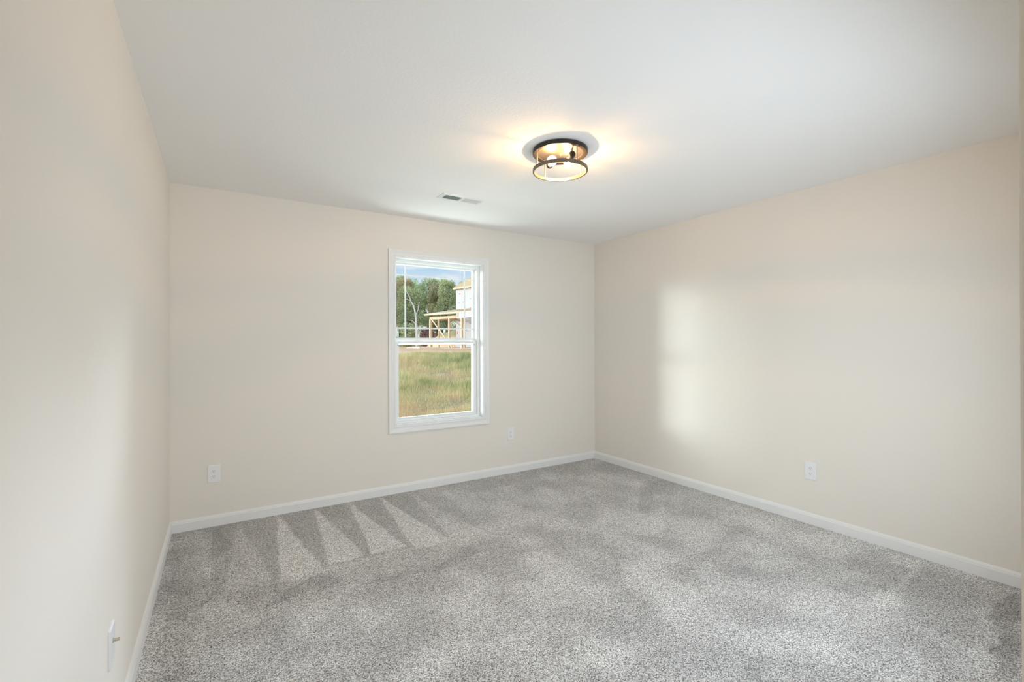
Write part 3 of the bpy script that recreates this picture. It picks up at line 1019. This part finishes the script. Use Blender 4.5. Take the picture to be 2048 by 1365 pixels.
def make_tree(seed, rx, rz, zc, material, bark, n=24000, size=0.078):
    root = empty('tree')
    crown(seed, rx, rz, zc, n, size, material, root)
    r = random.Random(seed)
    m = MB()
    tp = [(0, 0, -0.6), (0.05, 0.03, zc * 0.35), (r.uniform(-.2, .2), r.uniform(-.2, .2), zc * 0.8), (r.uniform(-.4, .4), r.uniform(-.4, .4), zc + rz * 0.6)]
    m.tube(tp, [0.19, 0.15, 0.10, 0.03], 8)
    for k in range(6):
        a = r.uniform(0, 6.28); z0 = zc * r.uniform(0.35, 0.9)
        m.tube([(0.03, 0.02, z0), (math.cos(a) * rx * 0.35, math.sin(a) * rx * 0.35, z0 + rz * 0.25), (math.cos(a) * rx * 0.7, math.sin(a) * rx * 0.7, z0 + rz * 0.45)], [0.07, 0.05, 0.015], 6)
    m.build('trunk', bark, root)
    return root

protos = {'full': make_tree(101, 1.95, 4.3, 5.4, LEAF, BARK), 'broad': make_tree(102, 2.1, 4.0, 5.0, LEAF, BARK),
          'turning': make_tree(103, 1.95, 4.2, 5.3, LEAFO, BARK), 'slim': make_tree(104, 1.75, 4.4, 5.6, LEAF, BARK, 21000)}
used = set()
# lateral offset, distance, kind, scale, label  (measured from the room)
TREES = [(-17.4, 57, 'full', 0.93, 'leafy green tree beyond the yard, leftmost of the front row seen through the window'),
         (-12.7, 58, 'broad', 0.92, 'dense green tree standing behind the pale bare trunk'),
         (-8.0, 57, 'slim', 0.93, 'green tree rising just behind the left end of the unfinished porch roof'),
         (-3.4, 58, 'full', 0.95, None), (1.3, 58, 'broad', 0.95, None), (-22.2, 57, 'broad', 0.95, None),
         (-15.1, 65, 'turning', 1.05, 'tree with browning top at the upper left of the window view'),
         (-10.4, 64, 'turning', 0.98, 'green tree with a few brown patches, in the middle of the wooded edge'),
         (-5.7, 64, 'broad', 1.00, 'round green tree half hidden by the corner of the unfinished house'),
         (-1.1, 65, 'slim', 1.05, None), (-19.8, 65, 'full', 1.02, None), (3.7, 65, 'full', 1.0, None),
         (-17.6, 73, 'slim', 1.12, None), (-12.9, 73, 'full', 1.10, None), (-8.2, 73, 'broad', 1.10, None), (-3.5, 73, 'full', 1.1, None), (1.2, 73, 'slim', 1.1, None), (-22.3, 73, 'broad', 1.1, None),
         (-23.7, 82, 'full', 1.14, None), (-18.0, 82, 'full', 1.14, None), (-12.3, 82, 'full', 1.13, None), (-6.6, 82, 'full', 1.14, None),
         (-27.0, 58, 'full', 0.95, None), (-31.8, 57, 'broad', 0.95, None), (-36.6, 59, 'slim', 0.98, None), (-41.4, 58, 'full', 0.95, None),
         (-24.6, 65, 'broad', 1.0, None), (-29.3, 66, 'full', 1.02, None), (-34.1, 65, 'turning', 1.05, None), (-38.9, 66, 'broad', 1.02, None), (-27.0, 73, 'full', 1.1, None), (-31.8, 74, 'slim', 1.12, None), (-36.6, 73, 'full', 1.1, None)]
spare = ['green tree standing in the row of woods behind the nearer trees']
for k, (la, de, kd, sc, lb) in enumerate(TREES):
    o = protos[kd] if kd not in used else copy_tree(protos[kd])
    used.add(kd)
    p = cam_pt(la, de, 0)
    o.location = (p.x, p.y, float(ground_z(np.array([p.x]), np.array([p.y]))[0]))
    o.rotation_euler = (0, 0, k * 1.7)
    o.scale = (sc, sc, sc * 0.90)
    tag(o, lb or spare[0], 'tree', 'woods beyond the building lot')

def shrub(name, la, de, rx, rz, material, label, seed, cat='shrub', group=None):
    p = cam_pt(la, de, 0)
    root = empty(name, (p.x, p.y, float(ground_z(np.array([p.x]), np.array([p.y]))[0])))
    o = crown(seed, rx, rz, rz * 0.8, 6000, 0.075, material, root)
    o.name = 'foliage'
    m = MB()
    for k in range(5):
        a = k * 1.3
        m.tube([(0, 0, -0.2), (math.cos(a) * rx * 0.4, math.sin(a) * rx * 0.4, rz * 0.7)], [0.05, 0.02], 6)
    m.build('stems', BARK, root)
    tag(root, label, cat, group)
shrub('red_shrub', -9.4, 52, 1.0, 1.1, LEAFR, 'red leaved shrub at the foot of the woods left of the porch', 201)
shrub('rust_shrub', -6.9, 54, 0.9, 1.5, LEAFO, 'rust coloured shrub seen between the porch posts', 202)
for k, (la, de, rx, lb) in enumerate([(-14.2, 51.5, 1.1, 'low green shrub under the trees at the left of the window view'),
                                      (-11.6, 51.5, 1.0, 'green shrub at the foot of the woods just right of the pale bare trunk'),
                                      (-17.0, 52, 1.1, 'green shrub at the far left edge of the wooded lot')]):
    shrub('green_shrub', la, de, rx, 1.5, LEAF, lb, 210 + k, group='undergrowth along the woods')

# pale bare tree leaning over
p = cam_pt(-9.85, 48, 0)
root = empty('bare_tree', (p.x, p.y, float(ground_z(np.array([p.x]), np.array([p.y]))[0])))
def rl(l, z): return (Rv.x * l, Rv.y * l, z - 0.65)
m = MB()
m.tube([rl(0.02, 0.3), rl(0.0, 1.6), rl(-0.03, 2.9), rl(-0.11, 3.9), rl(-0.29, 4.85), rl(-0.60, 5.39), rl(-1.12, 5.62)], [0.13, 0.12, 0.11, 0.09, 0.07, 0.05, 0.03], 8)
m.build('trunk', PALEBARK, root)
for pts in ([rl(-0.03, 2.7), rl(-0.22, 3.1), rl(-0.42, 3.32), rl(-0.85, 3.45)], [rl(-0.60, 5.39), rl(-0.75, 5.8), rl(-0.85, 6.05), rl(-1.2, 6.5)], [rl(-0.11, 3.9), rl(0.15, 4.5), rl(0.25, 5.3)]):
    m = MB(); m.tube(pts, [0.055, 0.045, 0.035, 0.012][:len(pts)], 6)
    m.build('branch', PALEBARK, root)
tag(root, 'pale bare tree trunk curving left in front of the green woods', 'tree')
